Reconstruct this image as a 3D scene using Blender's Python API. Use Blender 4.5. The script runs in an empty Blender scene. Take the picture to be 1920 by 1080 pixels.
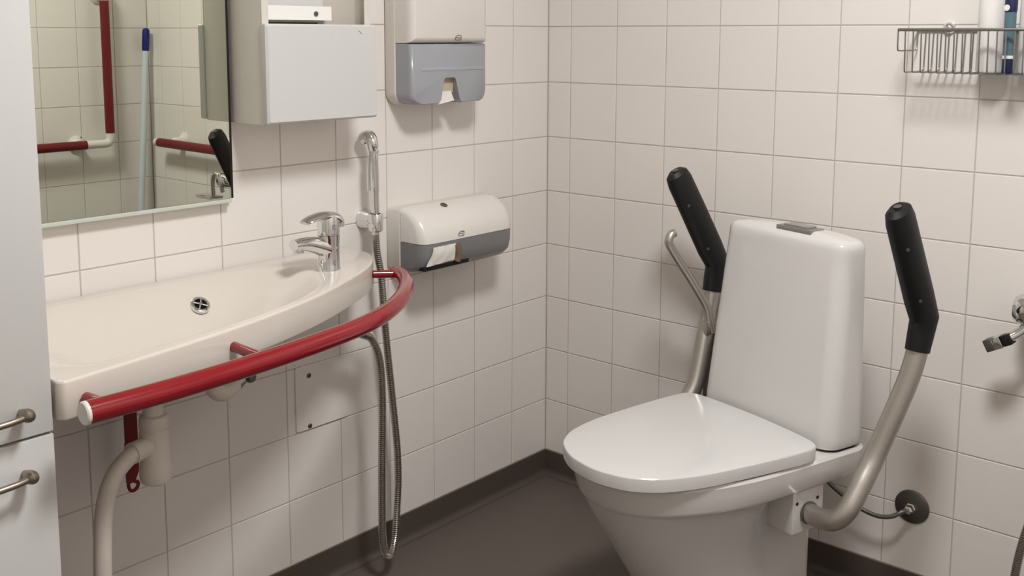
import bpy, bmesh, math, random
from mathutils import Vector, Matrix
random.seed(7)
sc = bpy.context.scene
COL = sc.collection
PI = math.pi

# ---------------------------------------------------------------- camera, world, exposure
F, CX, CY = 1960.0, 948.9, 325.4
YAW, PITCH, ROLL = 0.7226, -0.1319, 0.0025
CAM = Vector((-2.2292, -1.8131, 1.2478))
_d = Vector((math.cos(YAW)*math.cos(PITCH), math.sin(YAW)*math.cos(PITCH), math.sin(PITCH)))
_r = Vector((math.sin(YAW), -math.cos(YAW), 0)); _u = _r.cross(_d)
_r2 = _r*math.cos(ROLL)+_u*math.sin(ROLL); _u2 = _u*math.cos(ROLL)-_r*math.sin(ROLL)
cd = bpy.data.cameras.new('camera'); cam = bpy.data.objects.new('camera', cd); COL.objects.link(cam)
cd.sensor_width = 36; cd.lens = F/1920*36
cd.shift_x = (960-CX)/1920; cd.shift_y = (CY-540)/1920
cd.clip_start = 0.02
m = Matrix((_r2, _u2, -_d)).transposed().to_4x4(); m.translation = CAM
cam.matrix_world = m
sc.camera = cam
w = bpy.data.worlds.new('world'); sc.world = w; w.use_nodes = True
w.node_tree.nodes['Background'].inputs[0].default_value = (0.5, 0.5, 0.5, 1)
w.node_tree.nodes['Background'].inputs[1].default_value = 0.1
sc.view_settings.view_transform = 'Standard'; sc.view_settings.look = 'None'
sc.view_settings.gamma = 1; sc.view_settings.use_curve_mapping = False
sc.view_settings.exposure = 0.0
LAMP_POS = (-1.18, -1.36); LAMP_R = 0.19; LAMP_POWER = 86.0
LAMP_COL = (1.0, 1.0, 0.985)
# room: tile faces of the washbasin wall at y = 0, of the toilet wall at x = 0
XB, YO, ZC = -2.75, -2.12, 2.3      # back wall, opposite wall, ceiling
ZB, T = 0.07, 0.15                  # first tile row above the coved floor, tile pitch

# ---------------------------------------------------------------- materials
def nodes(name):
    M = bpy.data.materials.new(name); M.use_nodes = True
    nt = M.node_tree; return M, nt, nt.nodes['Principled BSDF']
def srgb(c):
    return tuple((x/12.92 if x <= .04045 else ((x+.055)/1.055)**2.4) for x in c)
def mat(name, col, rough=.4, metal=0.0, coat=0.0, var=.0, scale=30.0, bump=0.0, bscale=200.0, rand=0.0, spec=.5, trans=0.0, ior=1.45):
    M, nt, b = nodes(name)
    c = srgb([x/255 for x in col])
    b.inputs['Roughness'].default_value = rough; b.inputs['Metallic'].default_value = metal
    b.inputs['Coat Weight'].default_value = coat; b.inputs['Coat Roughness'].default_value = .05
    b.inputs['Specular IOR Level'].default_value = spec
    b.inputs['Transmission Weight'].default_value = trans; b.inputs['IOR'].default_value = ior
    tc = nt.nodes.new('ShaderNodeTexCoord')
    n = nt.nodes.new('ShaderNodeTexNoise'); n.inputs['Scale'].default_value = scale; n.inputs['Detail'].default_value = 4
    nt.links.new(tc.outputs['Object'], n.inputs['Vector'])
    r = nt.nodes.new('ShaderNodeMapRange'); r.inputs[3].default_value = 1-var; r.inputs[4].default_value = 1+var
    nt.links.new(n.outputs[0], r.inputs[0])
    mul = nt.nodes.new('ShaderNodeVectorMath'); mul.operation = 'SCALE'; mul.inputs[0].default_value = c
    src = r.outputs[0]
    if rand:
        oi = nt.nodes.new('ShaderNodeObjectInfo'); rr = nt.nodes.new('ShaderNodeMapRange')
        rr.inputs[3].default_value = 1-rand; rr.inputs[4].default_value = 1+rand
        nt.links.new(oi.outputs['Random'], rr.inputs[0])
        mm = nt.nodes.new('ShaderNodeMath'); mm.operation = 'MULTIPLY'
        nt.links.new(r.outputs[0], mm.inputs[0]); nt.links.new(rr.outputs[0], mm.inputs[1]); src = mm.outputs[0]
    nt.links.new(src, mul.inputs['Scale']); nt.links.new(mul.outputs[0], b.inputs['Base Color'])
    if bump:
        n2 = nt.nodes.new('ShaderNodeTexNoise'); n2.inputs['Scale'].default_value = bscale; n2.inputs['Detail'].default_value = 3
        nt.links.new(tc.outputs['Object'], n2.inputs['Vector'])
        bp = nt.nodes.new('ShaderNodeBump'); bp.inputs['Strength'].default_value = bump; bp.inputs['Distance'].default_value = .001
        nt.links.new(n2.outputs[0], bp.inputs['Height']); nt.links.new(bp.outputs[0], b.inputs['Normal'])
    return M
TILE = mat('tile_glaze', (232, 226, 221), .28, var=.012, scale=6, rand=.012, bump=.06, bscale=25)
GROUT = mat('grout', (196, 188, 180), .85, var=.08, scale=20)
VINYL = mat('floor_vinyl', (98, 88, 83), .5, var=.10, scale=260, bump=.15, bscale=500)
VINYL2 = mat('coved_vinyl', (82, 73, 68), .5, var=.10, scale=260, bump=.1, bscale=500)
PAINT = mat('wall_paint', (236, 232, 226), .6, var=.01)
PORC = mat('porcelain', (213, 210, 208), .08, coat=.3, var=.004)
BASINM = mat('cast_basin', (217, 209, 200), .16, coat=.3, var=.004)
WPLAST = mat('white_plastic', (224, 219, 214), .25, var=.004)
LIDM = mat('seat_plastic', (209, 207, 206), .14, var=.003)
TRAPM = mat('trap_plastic', (222, 212, 202), .4, var=.01)
LAMIN = mat('white_laminate', (206, 205, 204), .35, var=.006)
CABW = mat('painted_steel', (219, 214, 206), .4, var=.006)
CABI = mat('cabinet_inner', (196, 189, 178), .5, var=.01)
CHROME = mat('chrome', (225, 226, 226), .06, metal=1, var=.004)
HOSEM = mat('hose_steel', (205, 202, 197), .22, metal=1, var=.02)
HOSED = mat('hose_groove', (60, 57, 54), .4, metal=.8, var=.02)
ALU = mat('brushed_aluminium', (186, 180, 173), .38, metal=.85, var=.03, scale=80)
STEEL = mat('steel_wire', (150, 150, 148), .3, metal=.9, var=.02)
DSTEEL = mat('dull_steel', (118, 116, 112), .38, metal=.9, var=.05)
NICKEL = mat('brushed_nickel', (150, 141, 128), .35, metal=1, var=.02)
BLACK = mat('black_rubber', (13, 13, 13), .5, var=.1, bump=.15, bscale=300)
DARK = mat('dark_cavity', (20, 18, 17), .8)
DBROWN = mat('dark_bracket', (74, 66, 60), .5, var=.05)
RED = mat('red_enamel', (134, 14, 26), .17, coat=.4, var=.02)
RED2 = mat('red_sleeve', (108, 17, 23), .42, var=.03)
SMOKE = mat('smoked_plastic', (158, 160, 166), .22, var=.03, scale=14)
SMOKE2 = mat('smoked_plastic_dark', (128, 128, 130), .25, var=.05, scale=18)
PAPER = mat('paper', (232, 228, 222), .9, var=.02, bump=.3, bscale=120)
GREYP = mat('grey_print', (120, 117, 112), .6)
MIRR = mat('mirror_silver', (218, 222, 208), .0, metal=1)
MEDGE = mat('mirror_edge', (200, 206, 196), .15, var=.01)
BLUE = mat('blue_plastic', (16, 32, 110), .35, var=.02)
PALEB = mat('pale_blue_tube', (208, 217, 223), .35, var=.01)
TEAL = mat('teal_plastic', (84, 112, 122), .35, var=.1, scale=60)
NAVY = mat('navy_plastic', (24, 34, 74), .35, var=.05)
PANELM = mat('seat_panel', (196, 192, 176), .45, var=.01)
BOTTLE = mat('bottle_white', (238, 236, 232), .3, var=.004)
DOORM = mat('door_paint', (205, 196, 180), .45, var=.01)
CLEARG = mat('clear_tap', (176, 184, 176), .12, metal=.6, var=.05)

# ---------------------------------------------------------------- mesh helpers
class MB:
    def __init__(s): s.v = []; s.f = []; s.mi = []; s.cur = 0
    def add(s, vs, fs):
        o = len(s.v); s.v += [tuple(x) for x in vs]
        for f in fs: s.f.append([i+o for i in f]); s.mi.append(s.cur)
        return s
    def box(s, x0, x1, y0, y1, z0, z1, c=0.0):
        """box with chamfered edges of size c"""
        if c <= 0:
            vs = [(x, y, z) for z in (z0, z1) for y in (y0, y1) for x in (x0, x1)]
            return s.add(vs, [(0,2,3,1),(4,5,7,6),(0,1,5,4),(2,6,7,3),(0,4,6,2),(1,3,7,5)])
        bm = bmesh.new(); bmesh.ops.create_cube(bm, size=1)
        bmesh.ops.scale(bm, vec=(abs(x1-x0), abs(y1-y0), abs(z1-z0)), verts=bm.verts)
        bmesh.ops.translate(bm, vec=((x0+x1)/2, (y0+y1)/2, (z0+z1)/2), verts=bm.verts)
        bmesh.ops.bevel(bm, geom=bm.edges[:], offset=c, segments=3 if c > .003 else 2, profile=.6, affect='EDGES')
        bm.verts.index_update()
        s.add([v.co.copy() for v in bm.verts], [[v.index for v in f.verts] for f in bm.faces]); bm.free(); return s
    def loft(s, rings, cap0=True, cap1=True, closed=True):
        n = len(rings[0]); vs = [p for r in rings for p in r]; fs = []
        for i in range(len(rings)-1):
            for j in range(n if closed else n-1):
                k = (j+1) % n
                fs.append((i*n+j, i*n+k, (i+1)*n+k, (i+1)*n+j))
        if cap0: fs.append(tuple(range(n-1, -1, -1)))
        if cap1: fs.append(tuple((len(rings)-1)*n+j for j in range(n)))
        return s.add(vs, fs)
    def tube(s, pts, r, seg=14, cap=True, up=None, r2=None, rnd=False):
        """swept tube; r a number or list; r2 = second radius (elliptic), up = its direction"""
        pts = [Vector(p) for p in pts]; n = len(pts)
        rs = list(r) if isinstance(r, (list, tuple)) else [r]*n
        r2s = rs if r2 is None else (list(r2) if isinstance(r2, (list, tuple)) else [r2]*n)
        tang = []
        for i in range(n):
            a = (pts[i]-pts[i-1]).normalized() if i else None
            b = (pts[i+1]-pts[i]).normalized() if i < n-1 else None
            tang.append(((a or b)+(b or a)).normalized())
        t0 = tang[0]
        nrm = Vector(up) if up is not None else (Vector((0,0,1)) if abs(t0.z) < .9 else Vector((1,0,0)))
        rings = []
        for i in range(n):
            t = tang[i]
            if up is not None: nrm = Vector(up)
            nrm = (nrm-t*nrm.dot(t)).normalized(); bn = t.cross(nrm)
            st = 1.0
            if 0 < i < n-1:
                cc = (pts[i]-pts[i-1]).normalized().dot(t); st = 1/max(cc, .5)
            rings.append([pts[i]+nrm*(rs[i]*math.cos(q))+bn*(r2s[i]*st*math.sin(q)) if up is not None else
                          pts[i]+nrm*(rs[i]*math.cos(q))+bn*(r2s[i]*math.sin(q)) for q in [2*PI*k/seg for k in range(seg)]])
        return s.loft(rings, cap, cap)
    def lathe(s, prof, c=(0,0,0), ax=(0,0,1), seg=24, cap=True):
        """profile of (radius, height) turned about ax through c"""
        ax = Vector(ax).normalized(); c = Vector(c)
        n = Vector((1,0,0)) if abs(ax.x) < .9 else Vector((0,1,0))
        n = (n-ax*n.dot(ax)).normalized(); b = ax.cross(n)
        rings = [[c+ax*h+n*(max(r, 1e-5)*math.cos(q))+b*(max(r, 1e-5)*math.sin(q)) for q in [2*PI*k/seg for k in range(seg)]] for r, h in prof]
        return s.loft(rings, cap, cap)
    def build(s, name, mats, parent=None, sharp=35, smooth=True):
        me = bpy.data.meshes.new(name); me.from_pydata(s.v, [], s.f)
        if not isinstance(mats, (list, tuple)): mats = [mats]
        for x in mats: me.materials.append(x)
        bm = bmesh.new(); bm.from_mesh(me); bm.faces.ensure_lookup_table()
        for f, i in zip(bm.faces, s.mi): f.material_index = i; f.smooth = smooth
        bmesh.ops.recalc_face_normals(bm, faces=bm.faces)
        th = math.radians(sharp)
        for e in bm.edges:
            if len(e.link_faces) == 2 and e.calc_face_angle(0) > th: e.smooth = False
        bm.to_mesh(me); bm.free()
        o = bpy.data.objects.new(name, me); COL.objects.link(o)
        if parent is not None: o.parent = parent
        return o
def thing(name, label, cat, loc=(0,0,0), rz=0, group=None):
    o = bpy.data.objects.new(name, None); COL.objects.link(o); o.empty_display_size = .05
    o.location = loc; o.rotation_euler = (0,0,rz); tag(o, label, cat, group); return o
def tag(o, label=None, cat=None, group=None, kind=None):
    if label: o['label'] = label
    if cat: o['category'] = cat
    if group: o['group'] = group
    if kind: o['kind'] = kind
    return o
def cat(pts, n=8):
    """Catmull-Rom through pts"""
    pts = [Vector(p) for p in pts]; out = []
    q = [pts[0]*2-pts[1]]+pts+[pts[-1]*2-pts[-2]]
    for i in range(1, len(q)-2):
        a, b, c, d = q[i-1:i+3]
        L = (c-b).length*1.15
        m0, m1 = (c-a)*.5, (d-b)*.5                       # tangents, shortened where the spacing is uneven
        if m0.length > L: m0 = m0*(L/m0.length)
        if m1.length > L: m1 = m1*(L/m1.length)
        for k in range(n):
            t = k/n; t2 = t*t; t3 = t2*t
            out.append(b*(2*t3-3*t2+1)+m0*(t3-2*t2+t)+c*(3*t2-2*t3)+m1*(t3-t2))
    out.append(pts[-1]); return out
def screw(parent, c, ax, r=.005, h=.002, m=None, name='screw'):
    b = MB(); b.lathe([(r, 0), (r, h*.6), (r*.8, h), (r*.35, h), (r*.3, h*.5)], c, ax, 14)
    return b.build(name, m or DSTEEL, parent)
def rrect(x0, x1, y0, y1, r, n=6):
    """rounded rectangle loop in 2D, r = 4 radii from (x0,y0) counter-clockwise or one number"""
    if not isinstance(r, (list, tuple)): r = [r]*4
    out = []
    for (cx, cy, a0, rr) in ((x0+r[0], y0+r[0], PI, r[0]), (x1-r[1], y0+r[1], 1.5*PI, r[1]), (x1-r[2], y1-r[2], 0, r[2]), (x0+r[3], y1-r[3], .5*PI, r[3])):
        for k in range(n+1):
            a = a0+.5*PI*k/n; out.append((cx+rr*math.cos(a), cy+rr*math.sin(a)))
    return out

# ---------------------------------------------------------------- room shell
def struct(name, mb, m, parent=None):
    o = mb.build(name, m, parent, smooth=False)
    if parent is None: o['kind'] = 'structure'
    return o
floor = struct('floor', MB().box(XB-.1, .1, YO-.1, .1, -.1, 0), VINYL)
ceil_ = struct('ceiling', MB().box(XB-.1, .1, YO-.1, .1, ZC, ZC+.1), PAINT)
GD = .0014
wl = struct('wall_left', MB().box(XB-.1, .1, GD, .1, 0, ZC), GROUT)
wr = struct('wall_right', MB().box(GD, .1, YO, GD, 0, ZC), GROUT)
wo = struct('wall_opposite', MB().box(XB-.1, .1, YO-.1, YO-GD, 0, ZC), GROUT)
wb = struct('wall_back', MB().box(XB-.1, XB, YO, GD, 0, ZC), PAINT)

_tiles = {}
def tile_mesh(wd, ht):
    k = (round(wd, 4), round(ht, 4))
    if k in _tiles: return _tiles[k]
    c = .0012; d = .004
    a, b = wd/2, ht/2
    def ring(i, y): return [(-a+i, y, -b+i), (a-i, y, -b+i), (a-i, y, b-i), (-a+i, y, b-i)]
    me = bpy.data.meshes.new('tile')
    vs = ring(0, d)+ring(0, c*.7)+ring(c*.4, c*.2)+ring(c*1.2, 0)
    fs = []
    for i in range(3):
        for j in range(4): fs.append((i*4+j, i*4+(j+1) % 4, (i+1)*4+(j+1) % 4, (i+1)*4+j))
    fs.append((12, 13, 14, 15)); me.from_pydata(vs, [], fs); me.materials.append(TILE)
    _tiles[k] = me; return me
J = .0026
def lay(parent, first, length, place):
    """place(u0,u1) puts a tile of the span u0..u1 measured from the corner"""
    cuts = [0.0, first]
    while cuts[-1]+T < length: cuts.append(cuts[-1]+T)
    cuts.append(length)
    rows = [ZB+T*i for i in range(int((ZC-ZB)/T)+1)]+[ZC]
    for z0, z1 in zip(rows, rows[1:]):
        if z1-z0 < .02: continue
        for u0, u1 in zip(cuts, cuts[1:]):
            if u1-u0 < .02: continue
            o = bpy.data.objects.new('tile', tile_mesh(u1-u0-J, z1-z0-J)); COL.objects.link(o)
            o.parent = parent; loc, rz = place((u0+u1)/2); o.location = (loc[0], loc[1], (z0+z1)/2); 
            o.rotation_euler = (random.uniform(-.0012, .0012), 0, rz+random.uniform(-.0012, .0012))
lay(wl, .145, -XB, lambda u: ((-u, 0), 0))
lay(wr, .0776, -YO, lambda u: ((0, -u), -PI/2))
lay(wo, .145, -XB, lambda u: ((-u, YO), PI))
# coved skirting: the floor vinyl turned up the walls
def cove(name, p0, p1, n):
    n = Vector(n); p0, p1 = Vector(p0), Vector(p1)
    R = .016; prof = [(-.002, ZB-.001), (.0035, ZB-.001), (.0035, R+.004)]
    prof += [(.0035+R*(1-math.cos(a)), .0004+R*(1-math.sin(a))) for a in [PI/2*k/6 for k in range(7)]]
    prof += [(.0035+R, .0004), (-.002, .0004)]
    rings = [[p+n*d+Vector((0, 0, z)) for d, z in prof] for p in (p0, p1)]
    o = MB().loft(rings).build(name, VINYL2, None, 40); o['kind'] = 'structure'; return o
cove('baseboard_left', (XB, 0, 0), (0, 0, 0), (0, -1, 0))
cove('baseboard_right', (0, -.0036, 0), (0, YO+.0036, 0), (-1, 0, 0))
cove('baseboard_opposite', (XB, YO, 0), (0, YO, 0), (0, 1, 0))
# door in the wall behind the camera
dr = MB().box(XB, XB+.03, -1.45, -.55, 0.005, 2.05, .003).build('door_1', DOORM); dr['kind'] = 'structure'
fb = MB()
fb.box(XB, XB+.045, -1.52, -1.452, 0, 2.12); fb.box(XB, XB+.045, -.548, -.48, 0, 2.12); fb.box(XB, XB+.045, -1.452, -.548, 2.052, 2.12)
fb.build('door_frame', DOORM, dr, smooth=False)
MB().tube(cat([(XB+.03, -1.38, 1.0), (XB+.07, -1.38, 1.0), (XB+.08, -1.36, 1.0), (XB+.08, -1.25, 1.0)], 5), .009).build('door_handle', NICKEL, dr)

# ceiling lamp
lamp = thing('ceiling_lamp', 'round white ceiling lamp in the middle of the ceiling', 'lamp', (LAMP_POS[0], LAMP_POS[1], ZC))
MB().lathe([(LAMP_R+.02, 0), (LAMP_R+.02, -.045), (LAMP_R+.004, -.05), (LAMP_R+.004, -.03)], seg=40, cap=False).build('housing', WPLAST, lamp)
EM, nt, b_ = nodes('lamp_diffuser'); e = b_.inputs['Emission Color']; e.default_value = (*LAMP_COL, 1)
b_.inputs['Emission Strength'].default_value = LAMP_POWER
MB().lathe([(LAMP_R, -.035), (LAMP_R*.98, -.052), (LAMP_R*.8, -.06), (0, -.064)], seg=32, cap=False).build('diffuser', EM, lamp)

# ---------------------------------------------------------------- washbasin
ZT = .775
out2 = [(-1.600, -.003), (-1.601, -.20), (-1.6005, -.42), (-1.5985, -.436), (-1.588, -.4435), (-1.524, -.434), (-1.43, -.419), (-1.325, -.399), (-1.232, -.378), (-1.12, -.345), (-1.02, -.306),
        (-.91, -.251), (-.835, -.207), (-.785, -.165), (-.752, -.12), (-.739, -.08), (-.74, -.04), (-.745, -.003)]
in2 = [(-1.545, -.046), (-1.572, -.20), (-1.563, -.34), (-1.548, -.375), (-1.525, -.394), (-1.48, -.397), (-1.40, -.387), (-1.31, -.373), (-1.225, -.356), (-1.135, -.330), (-1.06, -.296),
       (-.995, -.25), (-.962, -.205), (-.948, -.165), (-.955, -.115), (-.975, -.08), (-1.01, -.055), (-1.06, -.044)]
def resample(poly, n, closed=True, smooth_=3):
    pts = [Vector((p[0], p[1], 0)) for p in poly]
    d = cat(pts, 10)
    L = [0]
    for a, b in zip(d, d[1:]): L.append(L[-1]+(b-a).length)
    o = []; j = 0
    for k in range(n):
        t = L[-1]*k/(n-1)
        while j < len(L)-2 and L[j+1] < t: j += 1
        f = (t-L[j])/max(L[j+1]-L[j], 1e-9); o.append(d[j].lerp(d[j+1], f))
    return o
NB = 72; NK = 20
def back(a, b, n): return [a.lerp(b, (k+1)/(n+1)) for k in range(n)]
def seg_resample(poly, n):
    """piecewise so that outer and inner stay in step"""
    pts = [Vector((p[0], p[1], 0)) for p in poly]; per = n
    return cat(pts, per)
O_ = seg_resample(out2, 5); I_ = seg_resample(in2, 5)
O_ += back(O_[-1], O_[0], NK); I_ += back(I_[-1], I_[0], NK)
cen = Vector((-1.29, -.215, 0))
def lvl(ring, z, k=0.0, c=None): return [(p.lerp(c or cen, k)).to_3d()+Vector((0, 0, z)) for p in ring]
def inset(ring, d, z):
    n = len(ring); o = []
    for i in range(n):
        t = (ring[(i+1) % n]-ring[i-1]).normalized(); nn = Vector((-t.y, t.x, 0))
        p = ring[i]+nn*d; p.y = min(p.y, -.002); p.x = max(p.x, -1.5995); o.append(p+Vector((0, 0, z)))
    return o
basin = thing('washbasin', 'white moulded washbasin with rounded right end beside the tall cabinet', 'washbasin', (-1.2, -.2, 0))
def B(mb, name, m, sharp=35):
    o = mb.build(name, m, basin, sharp); o.location = (1.2, .2, 0); return o
mid = [a.lerp(b, .82) for a, b in zip(O_, I_)]
bprof = [(.0, -.0015), (.03, -.005), (.07, -.011), (.13, -.021), (.2, -.034), (.3, -.053), (.42, -.073), (.55, -.089), (.7, -.101), (.85, -.107), (.97, -.110)]
rings = [inset(O_, .006, ZT-.058), inset(O_, .001, ZT-.0555), inset(O_, 0, ZT-.052), inset(O_, 0, ZT-.0045), inset(O_, .0006, ZT-.0022), inset(O_, .0022, ZT-.0005), inset(O_, .0048, ZT),
         lvl(mid, ZT), lvl([a.lerp(b, .95) for a, b in zip(O_, I_)], ZT-.0004)]
rings += [lvl(I_, ZT+dz, k) for k, dz in bprof]
bm_ = MB(); bm_.loft(rings, False, True)
# underside shell of the bowl
under = [inset(O_, .006, ZT-.058), inset(O_, .02, ZT-.056)]+[lvl(I_, ZT-.058, -.0)]+[lvl(I_, ZT+dz-.018, k) for k, dz in bprof[5:]]
bm_.loft(under, False, True)
B(bm_, 'bowl', BASINM, 40)
# grated overflow on the rear slope
gc = Vector((-1.156, -.0885, .7345)); gn = Vector((-.05, -.62, .78)).normalized()
gx = gn.cross(Vector((1, 0, 0))).normalized(); gy = gn.cross(gx)
gb = MB(); gb.lathe([(.0125, .002), (.0128, .004), (.0165, .0048), (.0185, .0035), (.019, -.002)], gc, gn, 28, False)
ob = B(gb, 'overflow_grate', CHROME); 
cr = MB()
for q in (PI/4+.2, 3*PI/4+.2):
    dv = gx*math.cos(q)+gy*math.sin(q)
    cr.tube([gc+gn*.0035-dv*.013, gc+gn*.0035+dv*.013], .0016, 8)
cr.lathe([(.004, .003), (.004, .0052), (.0015, .0056)], gc, gn, 12)
c_ = cr.build('grate_cross', CHROME, ob)
MB().lathe([(.0127, .0012), (.0001, .0012)], gc, gn, 24).build('grate_hole', DARK, ob)

# red support rail round the basin
rail = thing('support_rail', 'curved red support rail running round the washbasin front', 'grab rail', (-1.2, -.45, 0))
def R_(mb, name, m, parent=rail, sharp=35):
    o = mb.build(name, m, parent, sharp); o.location = (1.2, .45, 0) if parent is rail else (0, 0, 0); return o
ZR = .744
rp = cat([(-1.592, -.501, ZR), (-1.48, -.5025, ZR), (-1.344, -.495, ZR), (-1.175, -.475, ZR), (-1.03, -.441, ZR), (-.905, -.374, ZR), (-.815, -.298, ZR), (-.765, -.235, ZR), (-.748, -.195, ZR)], 8)
R_(MB().tube(rp, .0165, 20), 'rail_tube', RED)
d0 = (rp[0]-rp[1]).normalized()
R_(MB().lathe([(.0166, -.002), (.0166, .002), (.015, .004), (0, .0045)], rp[0], d0, 24), 'end_cap', WPLAST)
d1 = (rp[-1]-rp[-2]).normalized()
R_(MB().lathe([(.0166, -.001), (.0160, .003), (.012, .007), (0, .009)], rp[-1], d1, 24), 'end_cap', RED)
for pa, pb in (((-1.562, -.445, ZR), (-1.558, -.49, ZR)), ((-1.285, -.392, ZR), (-1.29, -.478, ZR)), ((-.80, -.180, ZR+.004), (-.757, -.209, ZR+.002))):
    R_(MB().tube([pa, pb], .0085, 14), 'post', RED)

# washbasin mixer tap
tap = thing('basin_tap', 'chrome single lever tap on the washbasin deck', 'tap', (-.908, -.170, ZT), math.radians(176))
pr = [(.0235, 0), (.0235, .003), (.0225, .006), (.0215, .03), (.021, .05), (.0225, .066), (.0228, .072)]
tb = MB(); tb.lathe(pr, seg=32); tb.build('body', CHROME, tap)
sp = cat([(-.004, 0, .042), (.018, 0, .050), (.044, 0, .0585), (.068, 0, .0615), (.083, 0, .0615)], 6)
n_ = len(sp); tb = MB()
tb.tube(sp, [.023-.0115*min(1, i/(n_*.8))**.8 for i in range(n_)], 20, up=(0, 0, 1), r2=[.0215-.0060*min(1, i/(n_*.8)) for i in range(n_)])
spo = tb.build('spout', CHROME, tap)
MB().lathe([(.0105, .058), (.0115, .056), (.0115, .046), (.0095, .044), (.008, .0445)], (.072, 0, 0), seg=20).build('aerator', CHROME, spo)
MB().lathe([(.0225, .0725), (.0215, .0735), (.0215, .0755), (.0232, .0765), (.0228, .104), (.021, .111), (.014, .116), (0, .117)], seg=28).build('cartridge_cap', CHROME, tap)
lv = cat([(-.0205, 0, .088), (-.0185, 0, .101), (-.006, 0, .1085), (.014, 0, .1115), (.036, 0, .1095), (.052, 0, .105), (.058, 0, .102)], 6)
n_ = len(lv); tb = MB()
tb.tube(lv, [.0135-.0098*(i/(n_-1)) for i in range(n_)], 16, up=(0, 0, 1), r2=[.0215-.006*(i/(n_-1))**3 for i in range(n_)])
tb.build('lever', CHROME, tap)
MB().lathe([(.0045, 0), (.0045, .02), (.003, .024), (0, .025)], (.0225, .004, 0), (.25, 0, 1), 12).build('pop_up_rod', CHROME, tap)

# hand shower beside the basin
hold = thing('shower_holder', 'round chrome wall holder gripping the slim hand shower', 'holder', (-.668, 0, .828))
MB().lathe([(.024, .0), (.024, .006), (.0225, .010), (.0215, .035), (.017, .040), (0, .041)], (0, -.001, 0), (0, -1, 0), 28).build('rosette', CHROME, hold)
tb = MB(); tb.lathe([(.0135, -.022), (.0165, -.019), (.018, .016), (.0165, .019), (.0125, .019), (.0115, -.022)], (-.010, -.052, 0), (0, 0, 1), 24, False)
tb.build('clip', CHROME, hold)
hs = thing('hand_shower', 'slim chrome hand shower hanging in its wall holder', 'hand shower', (-.678, -.052, .80))
hp = [(0, 0, .0), (0, 0, .05), (-.001, .0, .10), (-.002, 0, .165), (-.003, .001, .195)]
MB().tube(cat(hp, 6), [.0085]*6+[.0095]*6+[.0103]*6+[.0103]*7, 18).build('handle', CHROME, hs)
tb = MB(); tb.tube(cat([(-.003, .001, .19), (-.004, .002, .208), (-.006, .010, .221), (-.008, .022, .219), (-.009, .028, .210)], 5), [.0103, .0112, .012, .0128, .013, .0135, .014, .0142, .0144, .0146, .0148, .0148, .0148, .0148, .0148, .0148, .0146, .0144, .0142, .014, .0135], 18)
hd = tb.build('spray_head', CHROME, hs)
MB().lathe([(.0052, 0), (.0048, .004), (0, .005)], (-.004, -.011, .19), (0, -1, .1), 12).build('trigger', CHROME, hd)
MB().tube([(-.011, .0085, .10), (-.011, .009, .175)], .004, 10, r2=.004).build('thumb_lever', CHROME, hs)
def hose(pts, r, parent, name='hose', pitch=.0046):
    d = cat(pts, 40); L = [0]
    for a, b in zip(d, d[1:]): L.append(L[-1]+(b-a).length)
    n = int(L[-1]/pitch); path = []; rad = []
    def at(t):
        lo, hi = 0, len(L)-1
        while hi-lo > 1:
            mm = (lo+hi)//2
            if L[mm] <= t: lo = mm
            else: hi = mm
        return d[lo].lerp(d[hi], (t-L[lo])/max(L[hi]-L[lo], 1e-9))
    for i in range(n):
        for fr, k in ((.0, .80), (.18, .80), (.3, 1), (.85, 1)):
            path.append(at((i+fr)*pitch)); rad.append(r*k)
    mb = MB(); mb.tube(path, rad, 12)
    mb.mi = [1 if (i//12) % 4 in (0,) else 0 for i in range(len(mb.mi))]
    return mb.build(name, [HOSEM, HOSED], parent, 60)
ho = hose([(-.678, -.052, .802), (-.676, -.053, .76), (-.670, -.06, .70), (-.660, -.06, .58), (-.643, -.06, .43), (-.628, -.06, .29), (-.630, -.065, .20), (-.648, -.078, .125), (-.668, -.094, .08), (-.696, -.11, .058),
           (-.720, -.118, .075), (-.730, -.12, .125), (-.729, -.12, .28), (-.725, -.12, .44), (-.731, -.12, .53), (-.752, -.12, .583), (-.79, -.125, .606)], .0088, None, 'shower_hose')
tag(ho, 'ribbed chrome hose looping from the hand shower down to the floor', 'hose')
hc = MB(); hc.tube(cat([(-.786, -.125, .605), (-.80, -.125, .613), (-.82, -.125, .62)], 4), .0105, 16)
hc = hc.build('hose_nut', CHROME, ho)
MB().tube(cat([(-.735, -.10, .578), (-.76, -.11, .60), (-.79, -.115, .615), (-.82, -.12, .63)], 5), .010, 14).build('white_sleeve', TRAPM, ho)

# trap and pipework under the basin
trap = thing('bottle_trap', 'white plastic bottle trap and drain pipe under the washbasin', 'drain trap', (-1.325, -.2, 0))
MB().lathe([(.0175, .646), (.0175, .582)], seg=24).build('tailpipe', TRAPM, trap)
MB().lathe([(.018, .594), (.023, .591), (.025, .585), (.025, .570), (.023, .566)], seg=24).build('coupling_nut', TRAPM, trap)
MB().lathe([(.0225, .567), (.0255, .563), (.0255, .504), (.0275, .501), (.0275, .480), (.025, .473), (.017, .468), (0, .466)], seg=28).build('cup', TRAPM, trap)
MB().tube([(0, 0, .541), (-.024, -.006, .5405), (-.050, -.013, .540)], .0185, 20).build('branch', TRAPM, trap)
MB().tube(cat([(-.042, -.012, .541), (-.064, -.018, .534), (-.088, -.02, .513), (-.104, -.02, .475), (-.112, -.02, .42), (-.116, -.02, .30), (-.116, -.02, .0)], 8), .0148, 18).build('drain_pipe', TRAPM, trap)
MB().lathe([(.03, 0.001), (.03, .006), (.02, .01), (.015, .012)], (-.116, -.02, 0), seg=24).build('floor_collar', TRAPM, trap)
hk = MB(); hk.box(-.012, .012, -.004, .004, .09, .31, .002)
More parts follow.
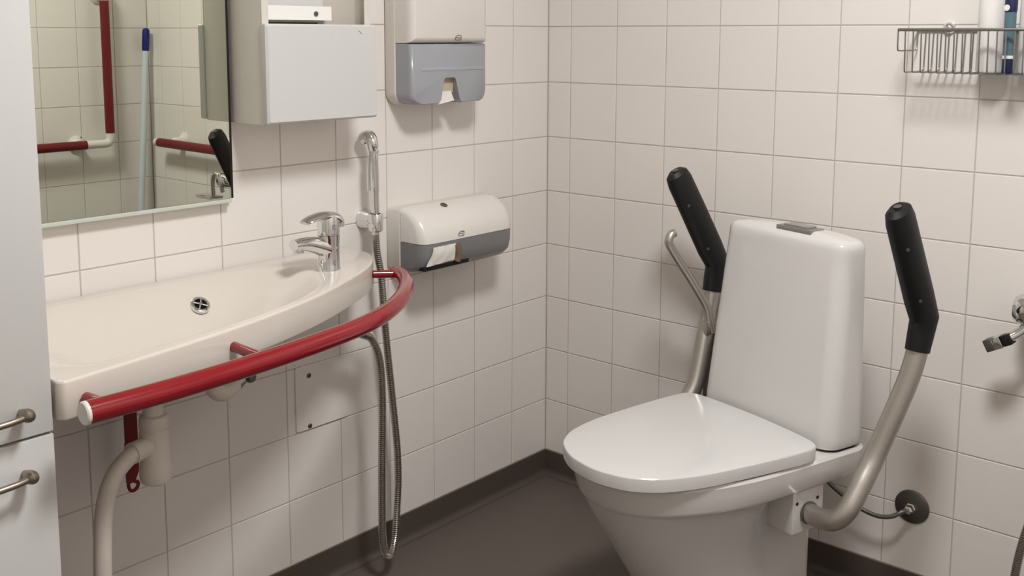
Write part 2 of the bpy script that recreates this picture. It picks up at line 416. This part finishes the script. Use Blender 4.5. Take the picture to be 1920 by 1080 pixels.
sec = [(-.012, .09), (.012, .09), (.013, .06), (.010, .03), (.002, .012), (-.012, .012), (-.013, .05)]
hk.add([(x, -.004, z) for x, z in sec]+[(x, .004, z) for x, z in sec], [tuple(range(7)), tuple(range(13, 6, -1))]+[(i, (i+1) % 7, 7+(i+1) % 7, 7+i) for i in range(7)])
hk.tube(cat([(-.008, 0, .02), (-.0095, 0, .006), (-.005, 0, -.004), (.003, 0, -.005), (.009, 0, .001), (.009, 0, .009), (.003, 0, .011)], 6), .0034, 10)
hk = hk.build('red_hook', RED2); hk.location = (-1.293, -.06, .406); tag(hk, 'red strap with a curled hook hanging behind the bottle trap', 'hook')
sv = thing('stop_valve', 'small grey metal stop valve under the washbasin front', 'valve', (-1.128, -.15, .585))
MB().tube([(-.035, 0, -.006), (.0, 0, -.002), (.03, 0, .008)], [.010, .016, .008], 16).build('valve_body', CLEARG, sv)
MB().lathe([(.011, 0), (.012, .004), (.010, .010), (.003, .011)], (.032, -.004, .008), (.3, -1, .1), 16).build('valve_knob', DSTEEL, sv)
MB().tube(cat([(0, .0, .005), (0, .02, .03), (-.0, .04, .09)], 5), .006, 12).build('riser', TRAPM, sv)
wv = MB(); wv.tube(cat([(-1.205, -.20, .66), (-1.205, -.20, .625), (-1.20, -.20, .605), (-1.185, -.20, .596), (-1.15, -.18, .595)], 6), .017, 18)
wv = wv.build('pipe_elbow', TRAPM); tag(wv, 'white plastic pipe elbow beneath the basin right of the trap', 'pipe')

# access plate with two screws on the wall
pl = thing('access_plate', 'white square cover plate with two screws on the wall under the basin', 'cover plate', (-.80, 0, .4475))
lp = rrect(-.074, .074, -.074, .074, .006, 3)
def shell(loop, ys, name, m, parent, axis='y', sharp=35):
    """extrude an xz loop through a list of (y, inset)"""
    n = len(loop); cx = sum(p[0] for p in loop)/n; cz = sum(p[1] for p in loop)/n; rings = []
    for y, ins in ys:
        r = []
        for x, z in loop:
            dx, dz = x-cx, z-cz; hx = max(abs(p[0]-cx) for p in loop); hz = max(abs(p[1]-cz) for p in loop)
            r.append((cx+dx*(1-ins/hx), y, cz+dz*(1-ins/hz)))
        rings.append(r)
    return MB().loft(rings).build(name, m, parent, sharp)
shell(lp, [(-.0005, 0), (-.003, 0), (-.0042, .0012)], 'plate', TILE, pl)
screw(pl, (-.038, -.0042, .050), (0, -1, 0), .0055, .003); screw(pl, (-.038, -.0042, -.066), (0, -1, 0), .0055, .003)

# ---------------------------------------------------------------- mirror and cabinets
mir = thing('wall_mirror', 'frameless wall mirror above the washbasin', 'mirror', (-1.317, 0, .914))
MB().box(-.283, .2895, -.0195, -.004, .006, .80, .0).build('mirror_board', DARK, mir, smooth=False)  # dark edge past the glass paints the shaded gap beside the wall cabinet
MB().box(-.285, .2835, -.0205, -.0192, .006, .802).build('glass', MIRR, mir, smooth=False)
MB().box(-.285, .2835, -.024, -.002, -.002, .0055, .001).build('bottom_trim', MEDGE, mir)

wc = thing('wall_cabinet', 'white wall box with a drop flap and open top beside the mirror', 'cabinet', (-1.02, 0, 1.072))
cx = MB(); W_, D_, H_ = .275, .118, .62
MB().box(0, .006, -D_, -.001, 0, H_, .001).build('side_panel', CABW, wc)
MB().box(W_-.006, W_, -D_, -.001, 0, H_, .001).build('side_panel', CABW, wc)
MB().box(.006, W_-.006, -D_+.002, -.001, 0, .006).build('bottom_panel', CABW, wc, smooth=False)
MB().box(.006, W_-.006, -D_+.002, -.001, H_-.006, H_).build('top_panel', CABW, wc, smooth=False)
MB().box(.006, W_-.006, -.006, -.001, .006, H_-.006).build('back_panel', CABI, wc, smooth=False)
MB().box(0, .016, -D_-.003, -D_, .19, H_, .001).build('front_strip', CABW, wc)
MB().box(W_-.016, W_, -D_-.003, -D_, .17, H_, .001).build('front_strip', CABW, wc)
fl = shell(rrect(-.0035, W_+.002, .002, .196, .004, 3), [(-D_-.001, .001), (-D_-.004, 0), (-D_-.017, 0), (-D_-.022, .004)], 'drop_flap', LAMIN, wc)
MB().tube([(.226, -D_-.0225, .184), (.234, -D_-.0225, .177)], .0006, 6).build('scratch', GREYP, fl)
MB().box(.016, .178, -D_+.006, -D_+.010, .204, .232).build('lock_rail', BOTTLE, wc, smooth=False)
MB().box(.016, .168, -D_+.022, -D_+.026, .2, .50).build('inner_board', LAMIN, wc, smooth=False)
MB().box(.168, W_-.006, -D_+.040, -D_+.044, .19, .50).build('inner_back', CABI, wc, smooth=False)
screw(wc, (.138, -D_+.006, .217), (0, -1, 0), .0052, .003)
MB().box(W_, W_+.006, -.05, -.02, .05, .10, .001).build('side_catch', WPLAST, wc)

def tall_cabinet():
    t = thing('tall_cabinet', 'tall white laminate cabinet at the left edge', 'cabinet', (-1.83, 0, 0))
    x0, x1 = -.24, .2245
    MB().box(x0, x1, -.412, -.002, .08, 2.0, .001).build('carcass', LAMIN, t)
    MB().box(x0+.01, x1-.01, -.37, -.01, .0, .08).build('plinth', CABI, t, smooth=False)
    for z0, z1, hz in ((.7055, 1.998, .744), (.085, .7015, .658)):
        d = MB().box(x0+.001, x1+.001, -.432, -.413, z0, z1, .002).build('door', LAMIN, t)
        hx = x1-.042
        pts = [(hx, -.433, hz), (hx, -.448, hz), (hx-.006, -.456, hz-.001), (hx-.03, -.460, hz-.002), (hx-.10, -.460, hz-.004), (hx-.124, -.456, hz-.004), (hx-.13, -.448, hz-.004), (hx-.13, -.433, hz-.004)]
        h = MB().tube(cat(pts, 5), .0045, 14).build('handle', NICKEL, d)
        for fx, fz in ((hx, hz), (hx-.13, hz-.004)):
            MB().lathe([(.004, .0), (.0075, .012), (.0092, .019), (.0092, .024), (.007, .0295), (0, .032)], (fx, -.432, fz), (0, -1, 0), 16).build('handle_foot', NICKEL, d)
tall_cabinet()

# ---------------------------------------------------------------- paper towel dispenser
def logo(parent, x, y, z, s, name='logo'):
    b = MB()
    P4 = [(-s, -.55*s), (.95*s, -.62*s), (1.05*s, .45*s), (.55*s, .62*s), (-.45*s, .5*s), (-1.0*s, .1*s)]
    for a, c in zip(P4, P4[1:]+P4[:1]):
        b.tube([(x+a[0], y, z+a[1]), (x+c[0], y, z+c[1])], s*.10, 6)
    b.tube([(x-.8*s, y, z+.05*s), (x+.6*s, y, z+.0*s)], s*.07, 6); b.tube([(x+.6*s, y, z), (x+.6*s, y, z-.4*s)], s*.06, 6)
    return b.build(name, GREYP, parent)
td = thing('towel_dispenser', 'white paper towel dispenser with smoked window beside the wall cabinet', 'dispenser', (-.47, 0, 1.09))
hx = .127; FD = -.092
lowx = [(-hx, .145), (-hx, .045), (-hx+.005, .022), (-hx+.018, .007), (-hx+.035, .0), (-.028, .002), (-.020, .010), (-.012, .04), (-.006, .046), (.028, .046), (.034, .04), (.040, .012), (.048, .002), (hx-.033, .004), (hx-.015, .012), (hx-.004, .028), (hx, .05), (hx, .145)]
# back shell
shell(rrect(-hx-.001, hx+.001, -.004, .37, [.03, .03, .01, .01], 6), [(-.001, .002), (-.006, 0), (-.034, 0), (-.036, .002)], 'back_shell', CABW, td)
# upper cover: rounded box
cov = rrect(-hx, hx, .1385, .37, [.001, .001, .02, .02], 5)
shell(cov, [(-.034, 0), (FD+.022, 0), (FD+.012, .0015), (FD+.004, .006), (FD, .014)], 'cover', WPLAST, td, sharp=50)
# smoked lower window: front sheet + side returns, with the cut-out at the middle
win = rrect(-hx+.001, hx-.001, -.002, .1375, [.028, .028, .001, .001], 6)
def window(parent):
    left = [(-hx+.001, .1375), (-hx+.001, .026)]+[(-hx+.029-.028*math.cos(a), .026-.028*math.sin(a)) for a in [PI/2*k/6 for k in range(1, 7)]]
    left += [(-.043, -.002), (-.035, .006), (-.029, .035), (-.024, .056), (-.018, .061)]
    right = [(.012, .061), (.018, .056), (.024, .035), (.032, .006), (.040, -.002)]
    right += [(hx-.029+.028*math.sin(a), .026-.028*math.cos(a)) for a in [PI/2*k/6 for k in range(0, 7)]]+[(hx-.001, .1375)]
    loop = left+right
    return shell(loop, [(-.036, 0), (FD+.016, 0), (FD+.007, .003), (FD+.003, .009)], 'window', SMOKE, parent, sharp=55)
wo_ = window(td)
MB().box(-hx+.03, hx-.012, FD+.002, FD+.0045, .075, .083, .001).build('towel_ledge', mat('ledge', (166, 168, 174), .3), wo_)
logo(td, .022, FD-.0003, .151, .0095)
tw = MB(); tw.box(-.028, .022, -.074, -.050, .022, .066); tw = tw.build('towel_pack', mat('towel_brown', (196, 180, 160), .9), td, smooth=False)
tb = MB(); tb.loft([[(-.040, -.084, -.004), (.018, -.082, .004), (.018, -.0812, .004), (-.040, -.0832, -.004)], [(-.026, -.080, .026), (.010, -.078, .027), (.010, -.0772, .027), (-.026, -.0792, .026)]])
tt = tb.build('paper_towel', PAPER); tt.location = (-.47, 0, 1.09); tag(tt, 'folded white paper towel peeking from the towel dispenser', 'paper towel')

# ---------------------------------------------------------------- toilet roll dispenser
rd = thing('roll_dispenser', 'white double toilet roll dispenser with smoked lower window', 'dispenser', (-.437, 0, .695))
hx = .160
def prof_ring(x, sy, sz, pts):
    return [(x, y*sy, .075+(z-.075)*sz) for y, z in pts]
full = [(-.001, .006), (-.001, .148), (-.03, .154), (-.06, .152), (-.085, .143), (-.105, .127), (-.119, .103), (-.1245, .075), (-.123, .045), (-.116, .022), (-.10, .008), (-.07, .002), (-.03, .002)]
bp = [(-.001, .004), (-.001, .148), (-.02, .154), (-.046, .154), (-.046, .001), (-.02, .0)]
mb = MB(); mb.loft([prof_ring(-hx, .93, .90, bp), prof_ring(-hx+.004, 1, .96, bp), prof_ring(-hx+.014, 1, 1.0, bp), prof_ring(hx-.014, 1, 1.0, bp), prof_ring(hx-.004, 1, .96, bp), prof_ring(hx, .93, .90, bp)])
mb.build('back_shell', CABW, rd, 50)
up_ = [(-.046, .075), (-.046, .1535), (-.066, .1515), (-.086, .1425), (-.105, .127), (-.118, .105), (-.1235, .088), (-.1245, .075)]
lo_ = [(-.046, .074), (-.1235, .074), (-.1225, .045), (-.1155, .022), (-.10, .008), (-.07, .002), (-.046, .001)]
ends = [(0, .80, .84), (.002, .86, .90), (.006, .92, .945), (.012, .962, .972), (.020, .985, .99), (.032, 1, 1)]
def shellx(pts, name, m, zc, parent):
    rings = []
    for sgn in (-1, 1):
        L = [[(sgn*(hx-.001-dx), -.046+(y+.046)*sy*(1 if sy == 1 else sy), zc+(z-zc)*sz) for y, z in pts] for dx, sy, sz in ends]
        rings += L if sgn < 0 else L[::-1]
    return MB().loft(rings).build(name, m, parent, 45)
shellx(up_, 'cover', WPLAST, .076, rd)
lw = shellx(lo_, 'window', SMOKE2, .073, rd)
logo(rd, -.036, -.1242, .0865, .0090)
MB().lathe([(.009, 0), (.009, .002), (.0045, .0025), (.004, .001)], (-.042, -.072, .1495), (0, -.35, .94), 18).build('lock', DSTEEL, rd)
MB().box(-.150, .0, -.1145, -.090, .0105, .0205, .002).build('slot', DARK, lw)
MB().tube(cat([(-.050, -.1222, .064), (-.046, -.1228, .05), (-.043, -.1218, .036), (-.047, -.118, .022)], 5), .009, 8, up=(0, -1, .2), r2=.010).build('roll_gap', mat('brown_core', (120, 102, 88), .8), lw)
pp = MB(); n = 7; rr = []
for i in range(n):
    t = i/(n-1); z = .066-.044*t; y = -.1240+.0035*t*t-.0016*math.sin(t*5)
    x0 = -.128-.018*t; x1 = -.055-.002*t
    rr.append([(x0+(x1-x0)*k/9, y-.0012*math.sin(k*1.7+i), z-.0*k+(.004*(k/9) if i == n-1 else 0)) for k in range(10)])
fr = rr; bk = [[(x, y+.0008, z) for x, y, z in r][::-1] for r in rr]
pp.loft([a+b for a, b in zip(fr, bk)])
pp = pp.build('toilet_paper', PAPER); pp.location = (-.437, 0, .695); tag(pp, 'torn end of white toilet paper hanging from the roll dispenser', 'toilet paper')

# ---------------------------------------------------------------- toilet (local x points out of the wall, along the bowl)
TO = (-.091, -.878, 0); TRZ = math.radians(164)
toi = thing('toilet', 'white close-coupled toilet with closed lid and tall cistern', 'toilet', TO, TRZ)
def sect(z, af, am, ab, wd, rb, wb=None, ex=2.25, n=14):
    wb = wb or wd
    h = []
    for k in range(n+1):
        q = PI/2*k/n
        h.append((am+(af-am)*max(math.cos(q), 0)**(2/ex), wd*math.sin(q)**(2/ex)))
    for k in range(1, 7):
        t = k/6; t2 = min(1, t*1.9); h.append((am+(ab+rb-am)*t, wd+(wb-wd)*t2*t2*(3-2*t2)))
    for k in range(1, 6):
        q = PI/2*k/5; h.append((ab+rb-rb*math.sin(q), wb-rb+rb*math.cos(q)))
    h.append((ab, (wb-rb)*.5))
    return [(a, l, z) for a, l in h]+[(ab, 0, z)]+[(a, -l, z) for a, l in h[:0:-1]]
b = MB()
b.loft([sect(0, .455, .30, .145, .098, .03, .092), sect(.01, .46, .30, .14, .102, .03, .096), sect(.06, .475, .31, .14, .105, .03, .096), sect(.12, .50, .33, .14, .108, .03, .096), sect(.18, .535, .35, .14, .114, .03, .096), sect(.24, .572, .37, .14, .124, .03, .096),
        sect(.30, .607, .38, .14, .138, .03, .096), sect(.345, .632, .37, .14, .154, .03, .10), sect(.366, .643, .36, .13, .164, .03, .112), sect(.3725, .647, .34, .10, .172, .04, .150), sect(.376, .650, .33, .085, .178, .05, .178), sect(.382, .653, .32, .085, .1815, .05, .1815), sect(.41, .662, .31, .08, .184, .05, .184), sect(.425, .667, .31, .08, .185, .05, .185), sect(.431, .663, .31, .084, .181, .05, .181)])
b.build('bowl', PORC, toi, 30)
hl = [(.680, 0), (.678, .032), (.668, .064), (.648, .101), (.612, .132), (.575, .149), (.52, .1645), (.44, .176), (.354, .184), (.295, .1875), (.262, .1865), (.244, .178), (.233, .155), (.227, .10), (.2235, .04)]
hp_ = cat([(a, l, 0) for a, l in hl], 3)
lo2 = [(p.x, p.y) for p in hp_]+[(.2225, 0)]+[(p.x, -p.y) for p in hp_[:0:-1]]
def lidring(z, ins, c=(.44, 0)):
    r = []
    for a, l in lo2:
        v = Vector((a-c[0], l)); L = v.length; v *= (L-ins)/L; r.append((c[0]+v.x, v.y, z))
    return r
MB().loft([lidring(.433, .004), lidring(.4345, .001), lidring(.4565, 0), lidring(.4588, .0007), lidring(.4602, .0022), lidring(.4607, .005), lidring(.4615, .06), lidring(.462, .12)]).build('seat_lid', LIDM, toi, 28)
for s in (-1, 1):
    MB().tube([(.233, s*.06, .441), (.233, s*.11, .441)], .009, 14).build('hinge', LIDM, toi)
def csec(z, f, bk_, wd, rf, rb, bow=.006, n=7):
    lp = rrect(bk_, f, -wd, wd, [rb, rf, rf, rb], n); o = []
    for a, l in lp:
        if a > (f+bk_)/2: a += bow*(1-(l/wd)**2)
        o.append((a, l, z))
    return o
cs = [csec(.4365, .205, .092, .174, .03, .045), csec(.4375, .210, .09, .180, .034, .045), csec(.445, .211, .088, .182, .035, .045)]
for k in range(9):
    t = k/8; cs.append(csec(.46+.36*t, .210-.040*t, .088, 0.1815-.0155*t, .034, .045-.011*t))
cs += [csec(.830, .1695, .0885, .1655, .033, .034), csec(.838, .1675, .0905, .163, .031, .032), csec(.8435, .163, .095, .157, .026, .027), csec(.847, .157, .10, .147, .020, .020), csec(.8505, .152, .105, .122, .015, .015), csec(.8535, .147, .110, .088, .011, .011), csec(.855, .142, .115, .055, .007, .007), csec(.8555, .135, .12, .025, .004, .004)]
ci = MB().loft(cs).build('cistern', PORC, toi, 60)
MB().loft([csec(.429, .2, .095, .175, .03, .04), csec(.437, .2, .095, .175, .03, .04)]).build('cistern_gap_shade', DARK, toi)  # near-black slab painting the shade in the gap between cistern and bowl
fp = MB().box(.117, .158, -.024, .068, .846, .8562, .001).build('flush_plate', mat('plate_steel', (150, 148, 145), .35, metal=.55, var=.02), toi); fp.rotation_euler = (0, 0, 0)
MB().box(.122, .151, -.010, .052, .856, .8605, .0012).build('flush_button', mat('button_steel', (165, 163, 160), .3, metal=.55, var=.02), fp)
for s in (-1, 1):
    br = MB().box(.205, .292, s*.09, s*.168, .283, .3690, .003).build('arm_bracket', PORC, toi)
    MB().lathe([(.0035, 0), (.0035, .0012), (0, .0012)], (.280, s*.1675, .345), (0, s, 0), 10).build('bolt_hole', DARK, br)
    MB().lathe([(.0035, 0), (.0035, .0012), (0, .0012)], (.222, s*.1675, .345), (0, s, 0), 10).build('bolt_hole', DARK, br)
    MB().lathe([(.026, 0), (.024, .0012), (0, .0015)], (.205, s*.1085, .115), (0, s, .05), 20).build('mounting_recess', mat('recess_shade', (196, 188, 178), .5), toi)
MB().box(.048, .070, -.322, -.10, .20, .545, .002).build('rear_bracket', DBROWN, toi)

# fold-up armrests fixed to the toilet (local y points to the right of the toilet as seen in the photo)
def armrest(s):
    path = cat([(.25, s*.168, .322), (.25, s*.200, .322), (.246, s*.230, .329), (.230, s*.247, .353), (.199, s*.250, .395), (.162, s*.251, .447), (.123, s*.266, .543), (.101, s*.275, .605), (.084, s*.279, .665)], 8)
    t = MB().tube(path, .0200, 20).build('armrest', ALU, toi)
    MB().lathe([(.0205, 0), (.0225, .003), (.0225, .007), (.0202, .009)], (.25, s*.168, .322), (0, s, 0), 20, False).build('pivot_collar', DSTEEL, t)
    g = [(.0885, s*.2785, .650), (.0825, s*.279, .678), (.074, s*.2795, .713), (.098, s*.283, .757), (.145, s*.290, .845), (.184, s*.296, .917), (.193, s*.2975, .933), (.197, s*.298, .9405)]
    b = MB(); b.tube(g, [.0212, .022, .023, .023, .022, .022, .020, .013], 20, up=(0, 1, 0), r2=[.0265, .029, .031, .0345, .034, .033, .029, .018])
    tag(b.build('grip', BLACK, t, 30), 'black moulded grip')
    MB().lathe([(.0075, 0), (.0075, .0015), (.0045, .002), (0, .0015)], (.1965, s*.298, .941), (.35, 0, 1), 16).build('end_disc', DSTEEL, t)
    for p in ((.176, .862, .291), (.120, .757, .283)):
        screw(t, (p[0], s*p[2]+.0178, p[1]), (.45, 1, -.1), .0035, .003)
    return t
armrest(1)
la = armrest(-1)
b = MB(); b.tube(cat([(.112, -.252, .560), (.120, -.255, .592), (.126, -.259, .622), (.158, -.270, .678), (.196, -.280, .735), (.220, -.285, .772), (.223, -.285, .784), (.216, -.285, .797), (.207, -.285, .800)], 5), .0100, 14, up=(0, 1, 0), r2=.0095)
tag(b.build('paper_hook', ALU, la), 'slanting aluminium roll hook')
MB().box(.106, .134, -.268, -.246, .556, .588, .003).build('hook_clamp', ALU, la)

# water supply at the wall
ws = thing('water_connection', 'round chrome wall rosette with thin pipe to the toilet', 'water pipe', (0, -1.041, .222))
MB().lathe([(.0375, .0005), (.0375, .003), (.034, .0055), (.012, .007)], (0, 0, 0), (-1, 0, 0), 36).build('rosette', DSTEEL, ws)
MB().lathe([(.0115, .006), (.0115, .013), (.0095, .015), (.0095, .026), (.007, .028), (.0055, .03)], (0, 0, 0), (-1, 0, 0), 6).build('nut', CHROME, ws, 25)
MB().tube(cat([(-.020, .002, 0), (-.034, .01, -.004), (-.045, .028, -.016), (-.050, .055, -.022), (-.050, .09, -.018), (-.05, .13, -.002), (-.05, .18, .03), (-.05, .21, .09)], 6), .005, 12).build('supply_pipe', DSTEEL, ws)

# ---------------------------------------------------------------- wire shelf basket with toiletries
bk = thing('wire_basket', 'chrome wire basket hung on the wall at upper right', 'basket', (0, -1.0, 1.26))
BW, BD, BH = .44, .118, .085
def wire(pts, r=.0016, name='wire', parent=bk, n=3): return MB().tube(cat(pts, n) if len(pts) > 2 else pts, r, 8).build(name, STEEL, parent)
MB().tube([(-.006, 0, 0), (-BD+.01, 0, 0), (-BD+.002, -.002, 0), (-BD, -.01, 0), (-BD, -BW+.01, 0), (-BD+.002, -BW+.002, 0), (-BD+.01, -BW, 0), (-.006, -BW, 0), (-.004, -BW+.008, 0), (-.004, -.008, 0), (-.006, 0, 0)], .0032, 10).build('rim', STEEL, bk)
k = 0; y = -.016
while y > -BW+.01:
    wire([(-BD, y, 0), (-BD+.004, y, -BH+.006), (-BD+.006, y, -BH+.0015), (-BD+.012, y, -BH), (-.02, y, -BH), (-.011, y, -BH+.002), (-.008, y, -BH+.008), (-.004, y, 0)], .0015, n=2)
    y -= .0158
wire([(-BD+.004, -.0, 0), (-BD+.004, .0, -.03), (-BD+.006, .0, -.04), (-BD+.012, -.0, -.042), (-.02, -.0, -.042), (-.01, 0, -.04), (-.008, 0, -.03), (-.006, 0, 0)], .0015, 'end_wire', n=2)
wire([(-.03, -.004, -BH-.001), (-.03, -BW+.004, -BH-.001)], .0018, 'base_rod')
MB().lathe([(.0125, 0), (.0125, .004), (.010, .010), (.005, .014), (0, .015)], (0, -.062, .004), (-1, 0, 0), 20).build('mount_knob', CHROME, bk)
MB().lathe([(.0125, 0), (.0125, .004), (.010, .010), (.005, .014), (0, .015)], (0, -BW+.062, .004), (-1, 0, 0), 20).build('mount_knob', CHROME, bk)
def bottle(y, r, h, label, x=-.05):
    t = thing('white_bottle', label, 'bottle', (x, y, 1.26-BH+.002), 0, 'white bottles in the wire basket')
    MB().lathe([(r*.9, 0), (r, .004), (r, h*.86), (r*.97, h*.9), (r*.55, h*.95), (r*.5, h*.96)], seg=28).build('body', BOTTLE, t)
    MB().lathe([(r*.62, h*.955), (r*.62, h*1.16), (r*.55, h*1.18), (0, h*1.18)], seg=24).build('cap', BOTTLE, t)
bottle(-1.160, .0262, .20, 'white bottle in the wire basket left of the dark blue tube')
bottle(-1.236, .0262, .20, 'white bottle in the wire basket right of the dark blue tube')
tu = thing('blue_tube', 'slim teal and dark blue tube standing between the white bottles', 'tube', (-.088, -1.203, 1.26-BH+.002))
MB().lathe([(.009, 0), (.010, .003), (.010, .028)], seg=20).build('foot', NAVY, tu)
MB().lathe([(.0102, .028), (.0102, .034)], seg=20).build('band', BOTTLE, tu)
MB().lathe([(.010, .034), (.0105, .10), (.0105, .118)], seg=20).build('barrel', TEAL, tu)
MB().lathe([(.0108, .116), (.0115, .122), (.0115, .150), (.009, .154), (0, .155)], seg=20).build('cap', NAVY, tu)
MB().lathe([(.006, 0), (.006, .0015), (0, .002)], (-.0105, .004, .124), (-1, .4, 0), 16).build('emblem', BOTTLE, tu)

# ---------------------------------------------------------------- shower mixer at the right edge
mx = thing('shower_mixer', 'chrome shower mixer with lever on the wall at the right edge', 'tap', (0, -1.388, .70))
for yy in (.075, -.075):
    MB().lathe([(.032, 0), (.032, .006), (.02, .02), (.018, .055)], (0, yy, .0), (-1, 0, 0), 28).build('rosette', CHROME, mx)
MB().lathe([(0, -.150), (.024, -.147), (.029, -.137), (.029, -.11), (.025, -.10), (.025, .10), (.029, .11), (.031, .122), (.031, .137), (.024, .147), (0, .150)], (-.066, 0, .018), (0, 1, 0), 28).build('body', CHROME, mx)
MB().tube(cat([(-.075, .115, -.008), (-.084, .133, -.024), (-.094, .148, -.036)], 5), .010, 14).build('lever', CHROME, mx)
LM = Matrix.Translation((-.096, .152, -.040)) @ Matrix.Rotation(math.radians(-28), 4, 'X')
MB().box(-.014, .014, -.012, .006, -.011, .011, .003).build('lever_collar', BLACK, mx).matrix_local = LM
MB().box(-.015, .015, .0065, .024, -.012, .012, .002).build('lever_band', CHROME, mx).matrix_local = LM
MB().box(-.015, .015, .0245, .040, -.012, .012, .002).build('lever_tip', DSTEEL, mx).matrix_local = LM
MB().box(-.118, -.062, -.235, -.14, -.052, -.040, .004).build('lever_paddle', CHROME, mx)
MB().tube(cat([(-.10, -.085, -.02), (-.105, -.09, .02), (-.105, -.105, .045), (-.105, -.125, .045), (-.105, -.14, .02), (-.10, -.145, -.04)], 6), .008, 12).build('shower_hook', CHROME, mx)
mh = hose([(-.080, -1.40, .69), (-.084, -1.39, .62), (-.086, -1.34, .44), (-.086, -1.296, .29), (-.086, -1.278, .17), (-.086, -1.285, .09), (-.088, -1.32, .035), (-.09, -1.38, .02), (-.095, -1.44, .05), (-.1, -1.475, .15), (-.1, -1.49, .35), (-.1, -1.495, .60)], .0088, None, 'mixer_hose')
tag(mh, 'ribbed shower hose hanging from the mixer at the right edge', 'hose')

# ---------------------------------------------------------------- shower corner seen in the mirror
def clamp(parent, c, n):
    c, n = Vector(c), Vector(n)
    MB().lathe([(.034, .0005), (.034, .005), (.026, .010), (.017, .018), (.015, .06)], c, n, 24).build('wall_flange', WPLAST, parent)
ZG = .825
lr = thing('corner_rail', 'red and white angled grab rail on the wall opposite the mirror', 'grab rail', (-.205, YO, ZG))
MB().tube(cat([(-.10, .05, 0), (-.06, .05, 0), (-.02, .05, 0), (-.006, .05, .006), (0, .05, .022), (0, .05, .045)], 6), .0165, 18).build('elbow', WPLAST, lr)
MB().tube([(-.72, .05, 0), (-.10, .05, 0)], .0175, 18).build('red_sleeve', RED2, lr)
MB().tube([(0, .05, .04), (0, .05, .55)], .0175, 18).build('red_sleeve', RED2, lr)
MB().tube(cat([(0, .05, .545), (0, .05, .58), (0, .03, .605), (0, .004, .61)], 5), .0165, 18).build('top_bend', WPLAST, lr)
clamp(lr, (-.115, 0, .0), (0, 1, 0)); clamp(lr, (-.68, 0, 0), (0, 1, 0)); clamp(lr, (0, 0, .57), (0, 1, 0))
for p in ((-.098, .006, .025), (-.132, .006, -.022)): screw(lr, p, (0, 1, 0), .004, .002)
sr = thing('straight_rail', 'red grab rail with white ends on the toilet wall by the broom', 'grab rail', (0, -1.98, ZG))
MB().tube([(-.06, .02, 0), (-.06, .44, -.003)], .0175, 18).build('red_sleeve', RED2, sr)
MB().tube(cat([(-.06, -.004, 0), (-.06, .0, 0), (-.06, .022, 0)], 4), [.012, .015, .0165, .0165, .0165, .0165, .0165, .0165, .0165], 18).build('white_end', WPLAST, sr)
MB().tube([(-.06, .438, -.003), (-.06, .47, -.003)], .0165, 18).build('white_end', WPLAST, sr)
clamp(sr, (0, .105, .008), (-1, 0, 0)); clamp(sr, (0, .42, .008), (-1, 0, 0))
bm2 = thing('broom', 'pale blue broom handle with dark blue tip leaning in the shower corner', 'broom', (-.13, YO+.055, 0))
bp0, bp1 = Vector((0, 0, .03)), Vector((.100, -.012, 1.27))
def bl(t): return bp0.lerp(bp1, t)
MB().tube([bl(.0), bl(.93)], .0125, 16).build('handle', PALEB, bm2)
MB().tube([bl(.928), bl(.935), bl(.985), bl(.996), bl(1)], [.013, .0145, .0145, .013, .008], 16).build('grip_tip', BLUE, bm2)
MB().box(-.11, .11, -.035, .035, .0, .035, .004).build('brush_head', BLUE, bm2)
